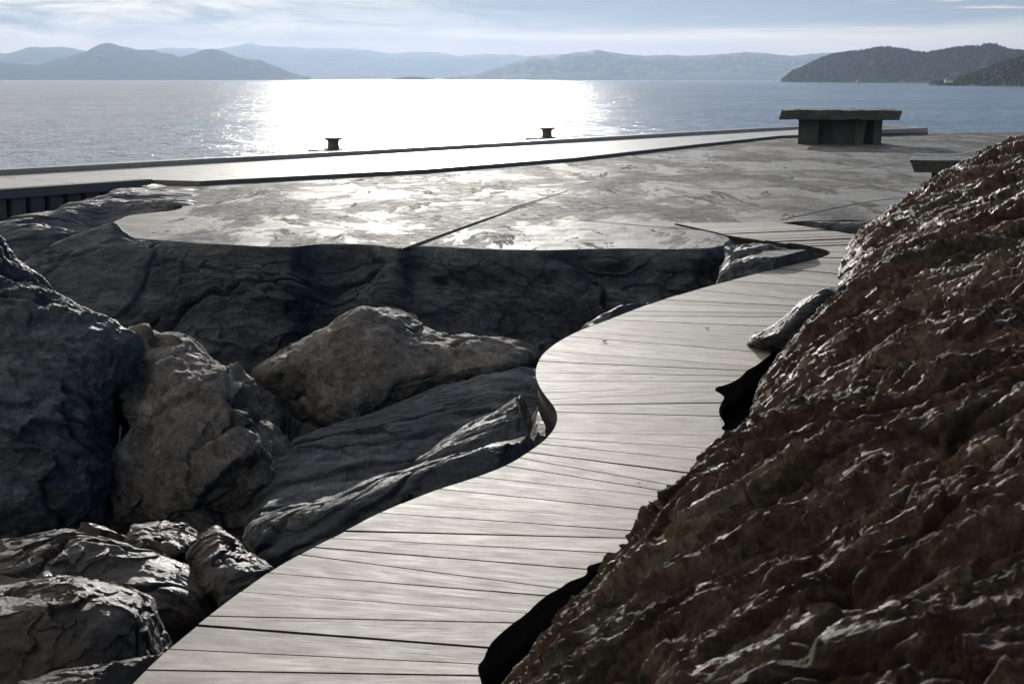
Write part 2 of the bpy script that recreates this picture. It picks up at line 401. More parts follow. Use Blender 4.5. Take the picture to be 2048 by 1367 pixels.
def empty(name, loc=(0, 0, 0)):
    o = bpy.data.objects.new(name, None); C.objects.link(o); o.location = loc; o.empty_display_size = .3; return o
def local(o):       # re-seat a child built in world coordinates under an empty that stands elsewhere
    o.matrix_parent_inverse = Matrix.Translation(o.parent.location).inverted(); return o

# ================================================================== SEA AND HILLS
SEA = -4.0
xs = np.concatenate([-np.geomspace(30000, 60, 30), [0], np.geomspace(60, 30000, 30)])
ys = np.concatenate([[-400, 20, 45], np.geomspace(60, 32000, 40)])
X, Y = np.meshgrid(xs, ys, indexing='ij')
tag(mesh_np('water', np.stack([X, Y, np.full_like(X, SEA)], -1).reshape(-1, 3), grid_faces(len(xs), len(ys)), m_water, smooth=False), kind='structure')

def hill(name, pts, ds, dr, m, amp, label=None):
    """pts: ridge line seen from here; ds: shore distance (near, far ends), dr: ridge distance"""
    pts = np.array(pts, float); n = 420
    px = np.linspace(pts[0, 0], pts[-1, 0], n); py = np.interp(px, pts[:, 0], pts[:, 1])
    t = np.linspace(0, 1, n); d_s = ds[0]+(ds[1]-ds[0])*t; d_r = dr[0]+(dr[1]-dr[0])*t
    crest = dp(px, py, d_r); foot = dp(px, np.full(n, 160.), d_s); foot[:, 2] = SEA-3
    back = dp(px, np.full(n, 160.), d_r*1.3); back[:, 2] = SEA-3
    rows = []; K = 60
    for k in range(K+1):
        s = k/K; q = foot*(1-s)+crest*s; q[:, 2] = foot[:, 2]+(crest[:, 2]-foot[:, 2])*(s**.8)
        rows.append(q)
    for k in range(1, 15):
        s = k/14; q = crest*(1-s)+back*s; q[:, 2] = crest[:, 2]+(back[:, 2]-crest[:, 2])*s**1.3; rows.append(q)
    P = np.array(rows); w = np.concatenate([np.sin(np.linspace(0, 1, K+1)*np.pi)*.9+.12*np.linspace(0, 1, K+1), np.full(14, .2)])[:, None]
    q = P.reshape(-1, 3); hgt = float(crest[:, 2].max()-SEA)
    z = (rid(q*np.array([1, .6, .4]), 2.2/hgt, 5, .5)-.6).reshape(P.shape[:2])*amp*hgt
    P[..., 2] += z*w
    o = mesh_np(name, P.reshape(-1, 3), grid_faces(*P.shape[:2]), m); tag(o, kind='structure'); return P
hill('far_hills', [(-900, 100), (-500, 118), (-200, 100), (60, 108), (230, 106), (300, 101), (330, 95), (350, 97), (380, 96), (405, 99), (440, 98), (470, 93), (485, 90), (500, 86), (515, 91), (540, 93), (580, 94), (620, 97), (660, 96), (720, 98), (760, 104), (790, 108), (815, 105), (845, 104), (880, 106), (905, 110), (920, 113), (945, 109), (965, 108), (1000, 109), (1035, 110), (1060, 113), (1100, 109), (1125, 109), (1200, 112), (1400, 116), (1700, 112), (2300, 105), (2900, 112)], (12500, 12500), (15000, 15000), m_hill, .10)
hill('west_hills', [(-1700, 118), (-1100, 92), (-500, 110), (-100, 118), (0, 109), (30, 104), (60, 94), (80, 95), (105, 95), (130, 94), (165, 101), (210, 112), (300, 135), (420, 158), (440, 162)], (9500, 9500), (10800, 10800), m_hill, .10)
hill('island_hills', [(-1600, 128), (-900, 112), (-200, 126), (0, 124), (40, 127), (75, 130), (125, 117), (175, 102), (195, 90), (208, 87), (222, 87), (250, 94), (280, 100), (305, 100), (320, 105), (345, 108), (360, 115), (378, 110), (395, 104), (410, 99), (428, 98), (450, 104), (470, 112), (485, 117), (505, 119), (520, 120), (550, 132), (580, 145), (605, 156), (620, 161)], (7200, 7000), (8200, 7600), m_hill, .10)
hill('ridge_hills', [(890, 161), (930, 157), (960, 148), (1000, 134), (1030, 124), (1052, 119), (1062, 112), (1080, 114), (1105, 118), (1120, 110), (1150, 105), (1175, 104), (1192, 99), (1215, 103), (1250, 109), (1290, 112), (1330, 110), (1370, 112), (1420, 110), (1460, 107), (1495, 104), (1530, 107), (1560, 110), (1590, 112), (1620, 108), (1650, 106), (1690, 106), (1800, 112), (2000, 104), (2300, 110), (2700, 102), (3300, 112)], (7400, 7000), (9000, 8600), m_hill, .10)
hill('islet', [(785, 160), (800, 155), (820, 153), (845, 154), (865, 159)], (5600, 5600), (5700, 5700), m_hill, .05)
P5 = hill('wooded_headland', [(1561, 166), (1566, 158), (1575, 152), (1585, 143), (1600, 138), (1620, 128), (1640, 118), (1665, 109), (1700, 104), (1740, 99), (1755, 96), (1780, 96), (1805, 99), (1830, 105), (1850, 106), (1880, 102), (1905, 97), (1935, 93), (1960, 94), (1975, 89), (1990, 90), (2010, 98), (2048, 104), (2150, 100), (2400, 84), (2800, 96)], (2450, 900), (2700, 1500), m_hill, .09)
P6 = hill('wooded_point', [(1858, 172), (1870, 166), (1890, 164), (1910, 163), (1930, 152), (1960, 143), (1990, 131), (2020, 121), (2048, 114), (2150, 98), (2400, 80), (2800, 90)], (1200, 800), (1380, 1050), m_hill, .08)

# conifer cover: a far wood that reads as one mass
def forest(name, P, n, hmin, hmax, K=61, umax=1.):
    V, T = [], []; base = 0; nu, nv = K, P.shape[1]
    for _ in range(n):
        a = 1-(random.random()**1.6)*.93 if random.random() < .5 else random.uniform(.06, 1); a *= (nu-1); b = random.uniform(0, (nv-1)*umax)
        i, j = int(min(a, nu-2)), int(min(b, nv-2)); p = P[i, j]*(1-(a-i))+P[i+1, j]*(a-i); p = p*(1-(b-j))+(P[i, j+1])*(b-j)
        if p[2] < SEA+.5: continue
        h = random.uniform(hmin, hmax)*(1.5 if random.random() < .06 else 1); r = h*random.uniform(.2, .42)
        K6 = 5; ph = random.random()*6; lvl = ((0, .55), (.22, 1.), (.6, .55 if r < h*.33 else .9), (1, .03 if r < h*.33 else .35))
        for z, q in lvl:
            for c in range(K6):
                an = ph+c*2*math.pi/K6; rr = r*q*random.uniform(.75, 1.2); V.append((p[0]+rr*math.cos(an), p[1]+rr*math.sin(an), p[2]-.3+z*h))
        for l in range(3):
            for c in range(K6):
                c2 = (c+1) % K6; T.append((base+l*K6+c, base+l*K6+c2, base+(l+1)*K6+c2, base+(l+1)*K6+c))
        base += 4*K6
    o = mesh_np(name, np.array(V), np.array(T), m_pine, smooth=False)
    return tag(o, kind='stuff')
tag(forest('forest', P5, 12000, 1.9, 3.5, umax=.45), 'dark conifer wood covering the headland at right across the water', 'forest')
tag(forest('forest', P6, 4500, 1.3, 2.4, umax=.5), 'nearer dark conifer wood on the low point at the right edge', 'forest')

# wind turbines on the far ridge
def turbine(px, py, hgt, rot):
    p = dp(px, py+3, 14900.); t = empty('wind_turbine', p)
    bm = bmesh.new(); bmesh.ops.create_cone(bm, segments=8, radius1=2.2, radius2=1.3, depth=hgt, cap_ends=True, matrix=Matrix.Translation((0, 0, hgt/2))); finish('tower', bm, m_white, t)
    bm = bmesh.new(); box_bm(bm, (-1.8, -5, hgt), (1.8, 3, hgt+4)); finish('nacelle', bm, m_white, t)
    for k in range(3):
        bm = bmesh.new(); bmesh.ops.create_cone(bm, segments=6, radius1=1.6, radius2=.4, depth=hgt*.5, cap_ends=True,
            matrix=Matrix.Translation((0, -6.5, hgt+2)) @ Matrix.Rotation(rot+k*2*math.pi/3, 4, 'Y') @ Matrix.Translation((0, 0, hgt*.25)))
        finish('blade', bm, m_white, t)
    tag(t, 'tiny pale wind turbine in a row on the far blue ridge', 'wind turbine', 'wind turbines on the far ridge')
for px, py, h, r in ((955, 108, 42, .3), (966, 108, 30, 1.), (989, 108, 44, .8), (1017, 109, 28, .1), (1024, 110, 40, 1.4), (1060, 112, 36, .5), (1117, 109, 36, 1.1)):
    turbine(px, py, h, r)

# house and boat under the hills
hp = dp(1897, 163, 1235.); t = empty('house', hp)
bm = bmesh.new(); box_bm(bm, (-3.2, -2, -1.0), (3.2, 2, 1.6)); finish('wall', bm, m_white, t)
bm = bmesh.new(); prism(bm, [(-3.6, -2.4), (3.6, -2.4), (3.6, 2.4), (-3.6, 2.4)], 1.6, 1.75)
for v in bm.verts: pass
r_ = bmesh.ops.create_cone(bm, segments=4, radius1=3.2, radius2=.2, depth=1.4, cap_ends=True, matrix=Matrix.Translation((0, 0, 2.46)) @ Matrix.Diagonal((1.3, .9, 1, 1)) @ Matrix.Rotation(math.pi/4, 4, 'Z')); finish('roof', bm, m_conc_dk, t)
for xw in (-1.8, 0, 1.8):
    bm = bmesh.new(); box_bm(bm, (xw-.4, -2.06, -.1), (xw+.4, -1.99, .9)); finish('window', bm, m_fascia, t)
tag(t, 'small pale house at the foot of the wooded point', 'house')
bp = at(1712, 168.2, SEA); t = empty('sailing_boat', bp)
bm = bmesh.new(); prism(bm, [(-3.4, 0), (-2.6, -.9), (1.8, -1.0), (4.2, 0), (1.8, 1.0), (-2.6, .9)], -.3, .9); finish('hull', bm, m_white, t)
bm = bmesh.new(); bmesh.ops.create_cone(bm, segments=8, radius1=.12, radius2=.08, depth=6.2, cap_ends=True, matrix=Matrix.Translation((1.6, 0, 3.6)) @ Matrix.Rotation(R(28), 4, 'Y')); finish('mast', bm, m_white, t)
bm = bmesh.new(); vs = [bm.verts.new(p) for p in ((.6, -.05, 1.3), (-1.4, -.05, 1.4), (3.0, -.05, 6.2), (.6, .05, 1.3), (-1.4, .05, 1.4), (3.0, .05, 6.2))]
for f in ((0, 1, 2), (5, 4, 3), (0, 3, 4, 1), (1, 4, 5, 2), (2, 5, 3, 0)): bm.faces.new([vs[i] for i in f])
finish('sail', bm, m_white, t)
tag(t, 'tiny white sailing boat close under the wooded headland', 'boat')

# ================================================================== QUAY
QZ = .06
ka, kb = at(0, 351, QZ), at(1600, 258.5, QZ); QA = math.atan2(kb[1]-ka[1], kb[0]-ka[0]); m_quay = quay_mat()
kd = (kb-ka)/np.linalg.norm(kb-ka); kn = np.array([-kd[1], kd[0], 0])
def kl(s, o=0.): return ka+kd*s+kn*o          # along the water kerb
qe = at(1752, 252.2, QZ); L_end = float((qe-ka) @ kd); QB = at(1856, 263.8, QZ); QC = at(1757, 267.5, QZ)
quay = empty('quay', tuple(kl(5, -1)))
near = [at(301, 359.5, QZ), at(400, 362, QZ), at(640, 349.5, QZ), at(850, 338.5, QZ), at(1150, 315.5, QZ), at(1400, 288, QZ), at(1560, 271.5, QZ), at(1640, 268.5, QZ), QC]
nl0 = at(0, 380, QZ); nd = (at(301, 359.5, QZ)-nl0); nl = nl0-nd*4.5
poly = [nl]+near+[QB, kl(L_end, .2), kl(-40, .2)]
bm = bmesh.new(); prism(bm, [(p[0], p[1]) for p in poly], QZ-.13, QZ); bm.normal_update()
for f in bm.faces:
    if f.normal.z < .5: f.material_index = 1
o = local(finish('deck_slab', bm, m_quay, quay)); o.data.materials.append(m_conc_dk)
# kerb in long blocks
s0 = -40.
segs = []
while s0 < L_end: 
    l = random.uniform(5, 8); segs.append((s0, min(s0+l, L_end))); s0 += l
for a, b in segs:
    if b-a < .3: continue
    bm = bmesh.new(); h = .095+random.uniform(-.006, .006)
    p = [kl(a+.006, 0), kl(b-.006, 0), kl(b-.006, .42), kl(a+.006, .42)]
    prism(bm, [(q[0], q[1]) for q in p], QZ-.5, QZ+h); local(finish('kerb_block', bm, m_conc, quay, bevel=.008))
# return kerb at the far end
for c0, c1, sg in ((kl(L_end, .05), QB, 1), (QB, QC, 1)):
    d_ = (c1-c0); d_[2] = 0; ln = np.linalg.norm(d_[:2]); d_ /= ln; n_ = np.array([-d_[1], d_[0], 0])
    bm = bmesh.new(); p = [c0+d_*.02, c0+d_*(ln-.02), c0+d_*(ln-.02)-n_*.32*sg, c0+d_*.02-n_*.32*sg]
    prism(bm, [(q[0], q[1]) for q in p], -.1, QZ+.125); local(finish('kerb_block', bm, m_conc, quay, bevel=.008))
# left inland side: edge beam over a slotted wall
u_ = nd/np.linalg.norm(nd); v_ = np.array([-u_[1], u_[0], 0])   # v_ points to the water
Ln = float(np.linalg.norm(nl0-nl)+np.linalg.norm(nd))
def nlp(s, o=0): return nl+u_*s+v_*o
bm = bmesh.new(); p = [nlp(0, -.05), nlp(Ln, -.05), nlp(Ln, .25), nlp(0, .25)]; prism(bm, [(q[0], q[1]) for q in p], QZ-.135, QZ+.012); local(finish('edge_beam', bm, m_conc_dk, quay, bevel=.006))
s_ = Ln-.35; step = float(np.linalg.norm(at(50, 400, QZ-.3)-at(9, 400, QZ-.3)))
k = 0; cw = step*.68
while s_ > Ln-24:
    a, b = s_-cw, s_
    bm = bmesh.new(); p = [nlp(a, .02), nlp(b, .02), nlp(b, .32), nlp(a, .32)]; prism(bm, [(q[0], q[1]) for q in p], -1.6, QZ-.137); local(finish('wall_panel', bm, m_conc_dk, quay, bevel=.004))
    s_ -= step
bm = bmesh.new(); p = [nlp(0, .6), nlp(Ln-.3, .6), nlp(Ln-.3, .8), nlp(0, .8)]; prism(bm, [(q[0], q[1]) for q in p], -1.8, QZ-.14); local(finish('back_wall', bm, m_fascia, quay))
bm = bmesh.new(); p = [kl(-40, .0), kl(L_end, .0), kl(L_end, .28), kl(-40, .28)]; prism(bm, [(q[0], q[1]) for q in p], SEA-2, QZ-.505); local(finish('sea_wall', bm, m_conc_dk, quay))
tag(quay, 'long pale paved quay with a low kerb along the water', 'quay')

def lathe(prof, n=32):
    bm = bmesh.new(); rings = [[bm.verts.new((r*math.cos(2*math.pi*k/n), r*math.sin(2*math.pi*k/n), z)) for k in range(n)] for r, z in prof]
    for a, b in zip(rings, rings[1:]):
        for k in range(n): bm.faces.new((a[k], a[(k+1) % n], b[(k+1) % n], b[k]))
    bm.faces.new(rings[-1]); bm.faces.new(rings[0][::-1]); return bm
def bollard(px, py, sc_, label):
    p = at(px, py, QZ); t = empty('mooring_bollard', tuple(p))
    a = QA
    # plinth: flat block with a rounded end along the kerb
    bm = bmesh.new(); pts = [(-.42, -.16), (.0, -.3), (.9, -.22), (1.02, -.1), (1.02, .5), (-.42, .5)]
    rot = Matrix.Rotation(a, 3, 'Z'); pts = [(rot @ Vector((x*sc_, y*sc_, 0))) for x, y in pts]
    prism(bm, pts, .0, .085*sc_); finish('plinth', bm, m_conc, t, bevel=.012)
    b = lathe([(.25, .0), (.25, .02), (.235, .03)]); o = finish('foot_plate', b, m_iron, t, smooth=True); o.scale = (sc_,)*3; o.location = (0, 0, .085*sc_)
    b = lathe([(.155, .0), (.15, .04), (.14, .10), (.14, .15), (.15, .20), (.165, .222)]); o = finish('post', b, m_iron, t, smooth=True); o.scale = (sc_,)*3; o.location = (0, 0, .11*sc_)
    b = lathe([(.165, .0), (.215, .008), (.235, .02), (.24, .035), (.235, .05), (.20, .06), (.10, .063)]); o = finish('cap', b, m_iron, t, smooth=True); o.scale = (sc_,)*3; o.location = (0, 0, .325*sc_)
    tag(t, label, 'bollard', 'mooring bollards along the quay kerb')
bollard(667, 305.5, .88, 'dark iron bollard silhouetted at the edge of the sun glitter, left of the two')
bollard(1094, 281, .90, 'dark iron bollard on the kerb halfway towards the stone table, right of the two')

# ================================================================== BOARDWALK
left_edge = [(-560, 2600), (-60, 1720), (100, 1530), (265, 1367), (300, 1331), (340, 1295), (395, 1250), (455, 1203), (540, 1141), (600, 1107), (690, 1062), (760, 1024), (865, 981), (920, 964), (960, 951), (1016, 929), (1060, 902), (1088, 882), (1106, 862), (1114, 845), (1115, 830), (1110, 815), (1098, 800), (1084, 782), (1074, 762), (1071, 745), (1074, 728), (1084, 710), (1102, 693), (1128, 676), (1165, 658), (1200, 646), (1240, 630), (1310, 604), (1400, 577), (1480, 556), (1560, 536), (1620, 520), (1652, 513), (1662, 506), (1657, 500), (1635, 494), (1600, 489), (1550, 484), (1500, 477), (1450, 469), (1400, 457), (1350, 446.5)]
right_edge = [(1545, 444), (1600, 451), (1660, 460), (1720, 470), (1790, 480), (1800, 520), (1760, 575), (1700, 625), (1670, 640), (1600, 660), (1533, 661), (1506, 677), (1503, 691), (1530, 697), (1545, 706), (1530, 717), (1510, 733), (1492, 741), (1484, 752), (1466, 763), (1450, 769), (1432, 774), (1429, 781), (1440, 787), (1450, 795), (1444, 803), (1438, 815), (1438, 828), (1446, 840), (1450, 847), (1442, 854), (1446, 860), (1500, 880), (1480, 960), (1400, 1060), (1330, 1090), (1240, 1114), (1220, 1118), (1188, 1127), (1173, 1132), (1175, 1144), (1168, 1152), (1138, 1161), (1118, 1177), (1092, 1190), (1070, 1208), (1052, 1228), (1020, 1250), (986, 1280), (973, 1300), (968, 1316), (957, 1328), (955, 1340), (962, 1360), (968, 1390), (960, 1500), (985, 1720), (1010, 2600)]
edge = [at(x, y, 0.) for x, y in left_edge+right_edge]
def smooth_closed(pts, it=1):
    p = np.array(pts)[:, :2]
    for _ in range(it):
        q = []
        for a, b in zip(p, np.roll(p, -1, 0)):
            if np.linalg.norm(b-a) > 2.5: q += [a, b]
            else: q += [a*.75+b*.25, a*.25+b*.75]
        p = np.array(q)
    return p
# keep the two corners of the upper end sharp
nL = len(left_edge)
def smooth_open(pts, it=2):
    p = np.array(pts)[:, :2]
    for _ in range(it):
        q = [p[0]]
        for a, b in zip(p[:-1], p[1:]): q += [a*.75+b*.25, a*.25+b*.75]
        p = np.array(q+[p[-1]])
    return p
E = np.concatenate([smooth_open(edge[:nL]), smooth_open(edge[nL:])])
lines = [((120, 1470), (960, 1490)), ((170, 1425), (960, 1440)), ((215, 1383), (957, 1397)), ((288, 1338.5), (957, 1350)), ((337, 1297), (957, 1327)), ((394, 1250), (972, 1294)), ((418, 1232), (1000, 1244)), ((481, 1183), (1000, 1221)), ((535, 1145), (1000, 1183)), ((601, 1107.5), (1000, 1160)), ((630, 1093), (1000, 1123)), ((666, 1075), (1000, 1093)), ((689, 1061), (1000, 1069)), ((757, 1025), (1000, 1042)), ((798, 1005.5), (1000, 1019)), ((884, 977), (1000, 989)), ((957, 953), (1339, 994)), ((1016, 931), (1339, 982.5)), ((1045, 916), (1355, 971)), ((1065, 905), (1377, 945)), ((1089, 888), (1401, 921)), ((1100, 876), (1416, 896)), ((1109, 864), (1427, 870.5)), ((1115, 835), (1445, 858.6)), ((1114, 823), (1447, 831)), ((1106.5, 809), (1449, 805)), ((1093, 799), (1432, 782.5)), ((1084.6, 785), (1434, 772)), ((1073.6, 762), (1467, 762)), ((1071, 744), (1482, 751)), ((1080, 722), (1491, 741)), ((1100, 701), (1508.6, 733)), ((1128.5, 681.5), (1528, 723)), ((1146, 673), (1537, 705.6)), ((1172, 664), (1504, 688)), ((1194, 651.6), (1511, 677)), ((1216, 644), (1533, 661)), ((1238, 640), (1533, 651.6)), ((1251.5, 632), (1546, 634)), ((1269, 622), (1550, 625.7)), ((1313, 609), (1553, 620)), ((1348, 600), (1566, 611)), ((1377, 592), (1579, 604.6)), ((1418.7, 582), (1592, 598)), ((1458, 568), (1601, 590)), ((1480, 563), (1625, 571.6)), ((1533, 549.6), (1649, 564)), ((1557, 544.6), (1651.6, 553)), ((1575, 538.5), (1652, 545.5)), ((1592, 534), (1652.7, 538))]
y_ = 531.; tl = 6.
while y_ > 449:
    lines.append(((1600, y_-tl*.5), (1700, y_+tl*.5-.0))); 
    dd = 1.7/math.tan(math.atan((y_-H/2)/F)+PITCH); y_ -= (y_-HOR)*(.135+random.uniform(-.02, .02))/dd*1.25; tl = max(-4., tl-1.1)
bw = empty('boardwalk', (0, 6, 0))
gap = .0078
deckbm = bmesh.new(); uvl = deckbm.loops.layers.uv.new('UVMap'); bl = deckbm.verts.layers.float.new('board')
ln3 = [(at(*a, 0.), at(*b, 0.)) for a, b in lines]
def half(bm, p, q, keep_up, off):
    d = (q-p); d[2] = 0; d /= np.linalg.norm(d); n = np.array([-d[1], d[0], 0]); c = p+n*off
    bmesh.ops.bisect_plane(bm, geom=bm.verts[:]+bm.edges[:]+bm.faces[:], plane_co=Vector(c), plane_no=Vector(n), clear_outer=not keep_up, clear_inner=keep_up)
E3 = [Vector((p[0], p[1], 0)) for p in E]
nb = len(ln3)+1
for i in range(nb):
    bm = bmesh.new(); f = bm.faces.new([bm.verts.new(p) for p in E3]); bmesh.ops.triangulate(bm, faces=[f])
    g1, g2 = gap*random.uniform(.4, .9), gap*random.uniform(.4, .9)
    if i > 0: half(bm, ln3[i-1][0].copy(), ln3[i-1][1].copy(), True, g1)
    if i < nb-1: half(bm, ln3[i][0].copy(), ln3[i][1].copy(), False, -g2)
    if not bm.faces: bm.free(); continue
    bmesh.ops.remove_doubles(bm, verts=bm.verts[:], dist=1e-4)
    bmesh.ops.recalc_face_normals(bm, faces=bm.faces[:])
    for f in bm.faces:
        if f.normal.z < 0: f.normal_flip()
    bmesh.ops.dissolve_limit(bm, angle_limit=.001, verts=bm.verts[:], edges=bm.edges[:])
    dz = random.uniform(-.0012, .0012); tilt = random.uniform(-.002, .002)
    for v in bm.verts: v.co.z += dz+tilt*v.co.x
    top = bm.faces[:]
    r = bmesh.ops.extrude_face_region(bm, geom=top)
    for v in r['geom']:
        if isinstance(v, bmesh.types.BMVert): v.co.z -= .035
    bmesh.ops.recalc_face_normals(bm, faces=bm.faces[:])
    a, b = ln3[min(i, nb-2)]; d = (b-a)[:2]; d /= np.linalg.norm(d); n = np.array([-d[1], d[0]])
    bv = random.random(); ou, ov = random.uniform(0, 40), random.uniform(0, 40); mp = {}
    for v in bm.verts:
        nv = deckbm.verts.new(v.co); nv[bl] = bv; mp[v] = nv
    for f in bm.faces:
        try: nf = deckbm.faces.new([mp[v] for v in f.verts])
        except ValueError: continue
        for l in nf.loops:
            c = l.vert.co; l[uvl].uv = (c.x*d[0]+c.y*d[1]+ou, c.x*n[0]+c.y*n[1]+ov)
    bm.free()
deckbm.normal_update()
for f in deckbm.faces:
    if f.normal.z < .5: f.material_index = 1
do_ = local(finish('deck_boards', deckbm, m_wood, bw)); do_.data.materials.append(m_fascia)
# fascia band under the board ends, following the curves
cenE = E.mean(0)
def inset(E, dist):
    nx = np.roll(E, -1, 0)-np.roll(E, 1, 0); nn = np.stack([-nx[:, 1], nx[:, 0]], 1); nn /= np.linalg.norm(nn, axis=1, keepdims=True)+1e-9
    area = .5*np.sum(E[:, 0]*np.roll(E[:, 1], -1)-np.roll(E[:, 0], -1)*E[:, 1]); s = 1 if area > 0 else -1
    return E+nn*dist*s
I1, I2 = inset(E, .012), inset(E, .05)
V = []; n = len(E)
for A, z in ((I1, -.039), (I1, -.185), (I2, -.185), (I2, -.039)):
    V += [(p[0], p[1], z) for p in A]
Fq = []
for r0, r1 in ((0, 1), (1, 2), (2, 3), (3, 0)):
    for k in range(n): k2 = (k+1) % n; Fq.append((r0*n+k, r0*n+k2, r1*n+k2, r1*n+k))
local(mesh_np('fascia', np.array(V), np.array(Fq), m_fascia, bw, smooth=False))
for px, py in ((1440, 474), (1530, 489), (1100, 800), (1125, 850), (1000, 1300), (1120, 1210), (1300, 640), (700, 1080), (420, 1260), (1470, 790)):
    p = at(px+12, py+4, 0.); bm = bmesh.new(); bmesh.ops.create_cone(bm, segments=12, radius1=.035, radius2=.035, depth=1.0, cap_ends=True, matrix=Matrix.Translation((p[0], p[1], -.69)))
    local(finish('support_post', bm, m_fascia, bw))
tag(bw, 'curving grey timber boardwalk of crosswise boards winding between the rocks', 'boardwalk')

# ================================================================== PLAZA GROUND
rim = [(318, 364), (296, 374), (300, 386), (340, 398), (367, 411), (359, 420), (300, 425), (245, 433), (228, 446), (232, 462), (262, 476), (330, 481), (450, 489), (570, 495), (612, 490), (640, 487), (720, 488), (772, 493), (800, 497), (850, 490), (915, 496), (980, 499), (1100, 500), (1180, 498), (1250, 496), (1330, 498), (1400, 497), (1438, 494), (1453, 486), (1456, 478), (1448, 471), (1430, 466), (1390, 458), (1345, 449)]
rim2 = [(1560, 446), (1600, 442), (1660, 440), (1730, 440), (1900, 436), (2300, 420)]
PZ = -.012
rimw = smooth_open([at(x, y, PZ) for x, y in rim], 3)
_q = np.concatenate([rimw, np.zeros((len(rimw), 1))], 1); _d = np.gradient(rimw, axis=0); _n = np.stack([_d[:, 1], -_d[:, 0]], 1); _n /= np.linalg.norm(_n, axis=1, keepdims=True)
rimw = rimw+_n*(fbm(_q, 1.6, 5, .6)*.035)[:, None]
rim2w = smooth_open([at(x, y, PZ) for x, y in rim2], 1)
far_r = at(2048, 266, PZ)
polyP = [tuple(p) for p in rimw]+[tuple(p) for p in rim2w]+[(30, 22), (30, 47), (tuple(at(2060, 263.5, PZ)[:2])), tuple(at(1850, 266.2, PZ)[:2]), tuple(at(1600, 262, PZ)[:2]), tuple(at(850, 330, PZ)[:2]), tuple(at(340, 352, PZ)[:2])]
bm = bmesh.new(); f = bm.faces.new([bm.verts.new((p[0], p[1], PZ)) for p in polyP]); f.normal_update()
if f.normal.z < 0: f.normal_flip()
bmesh.ops.triangulate(bm, faces=[f]); 
g = finish('ground', bm, m_plaza); tag(g, kind='structure')
def strip(name, pts, w0, w1, z, m):
    P = smooth_open([at(x, y, z) for x, y in pts], 2); d = np.gradient(P, axis=0); nn = np.stack([-d[:, 1], d[:, 0]], 1); nn /= np.linalg.norm(nn, axis=1, keepdims=True)
    w = np.linspace(w0, w1, len(P))[:, None]; V = np.concatenate([P-nn*w/2, P+nn*w/2]); V = np.concatenate([V, np.full((len(V), 1), z)], 1); n = len(P)
    i = np.arange(n-1); o = mesh_np(name, V, np.stack([i, i+1, i+1+n, i+n], 1), m, g, smooth=False); return o
strip('joint', [(803, 496.5), (900, 461), (1000, 427), (1135, 381)], .022, .03, PZ+.006, m_fascia)
# rough-hewn strip along the joint
jp = [at(*q, PZ+.003) for q in ((803, 496.5), (838, 491), (890, 471), (945, 449), (1030, 413), (1085, 396), (1133, 381.5), (1000, 427), (900, 461))]
bm = bmesh.new(); f = bm.faces.new([bm.verts.new(tuple(p)) for p in jp]); f.normal_update()
if f.normal.z < 0: f.normal_flip()
bmesh.ops.triangulate(bm, faces=[f]); finish('joint_bed', bm, m_joint, g)
strip('crack', [(1040, 438), (1120, 437), (1210, 444), (1330, 455), (1400, 459)], .02, .03, PZ+.004, m_joint)
strip('crack', [(1130, 381), (1135, 381), (1300, 386)], .012, .008, PZ+.004, m_joint)
strip('crack', [(1560, 440), (1650, 420), (1740, 402), (1830, 392)], .02, .03, PZ+.004, m_joint)
strip('quartz_vein', [(1110, 378), (1160, 366), (1210, 358), (1300, 353), (1400, 348), (1460, 344), (1560, 342), (1640, 340), (1700, 336), (1800, 325), (1880, 312), (1960, 302)], .05, .14, PZ+.005, m_conc_dk)

# ------------------------------------------------------------------ rock walls below the rim
def flow(P, A, s=1., d=(1, .25, .1), kk=.45, oc=7, seed=0.):
    Q = aniso(P, d, kk); wv = fbm(Q+seed+50, s*.8, 2)[:, None]; Q = Q+wv*.25/s
    W_ = Q+np.stack([fbm(Q+seed+11, s*2.5, 3), fbm(Q+seed+23, s*2.5, 3), fbm(Q+seed+37, s*2.5, 3)], 1)*.14/s
    cr_ = np.exp(-(fbm(Q+seed+60, s*.8, 4)/.035)**2)
    return A*(fbm(Q+seed, s, oc, .54)*.7-cr_*.45+facet(W_+seed, s*1.4, .8)*.40+facet(W_+seed+5, s*3.7)*.16+facet(W_+seed+8, s*8.3)*.06)
def crag(P, A, s, d=(1, .3, .75), kk=.5, oc=7, seed=0., gain=.52, n=(0, 0, 1), kn=1.):
    Q = aniso(P, d, kk, n, kn); Q = Q+(np.stack([fbm(Q+seed+31, s*.9, 2), fbm(Q+seed+73, s*.9, 2), fbm(Q+seed+91, s*.9, 2)], 1))*.22/s
    b = fbm(Q+seed+5, s*.55, 3); f = fbm(Q+seed, s*1.3, oc, gain)
    W_ = Q+np.stack([fbm(Q+seed+11, s*2.5, 3), fbm(Q+seed+23, s*2.5, 3), fbm(Q+seed+37, s*2.5, 3)], 1)*.16/s
    cr_ = np.exp(-(fbm(Q+seed+60, s*.9, 4)/.03)**2)
    return A*(b*.6-cr_*.4+facet(W_+seed, s, .6, .16)*.62+facet(W_+seed+9, s*2.3, .6, .22)*.36+facet(W_+seed+4, s*5.1)*.17+f*.42)

def near_rim(P):                       # fade displacement to nothing at the cut rim
    return np.clip((PZ-.005-P[:, 2])/.18, 0, 1)**.8
def wall(name, cols, rows, nu, nv, m, disp):
    ctrl = [[dp(*q) for q in c] for c in zip(*cols)]
    return sheet(name, ctrl, nu, nv, m, disp)
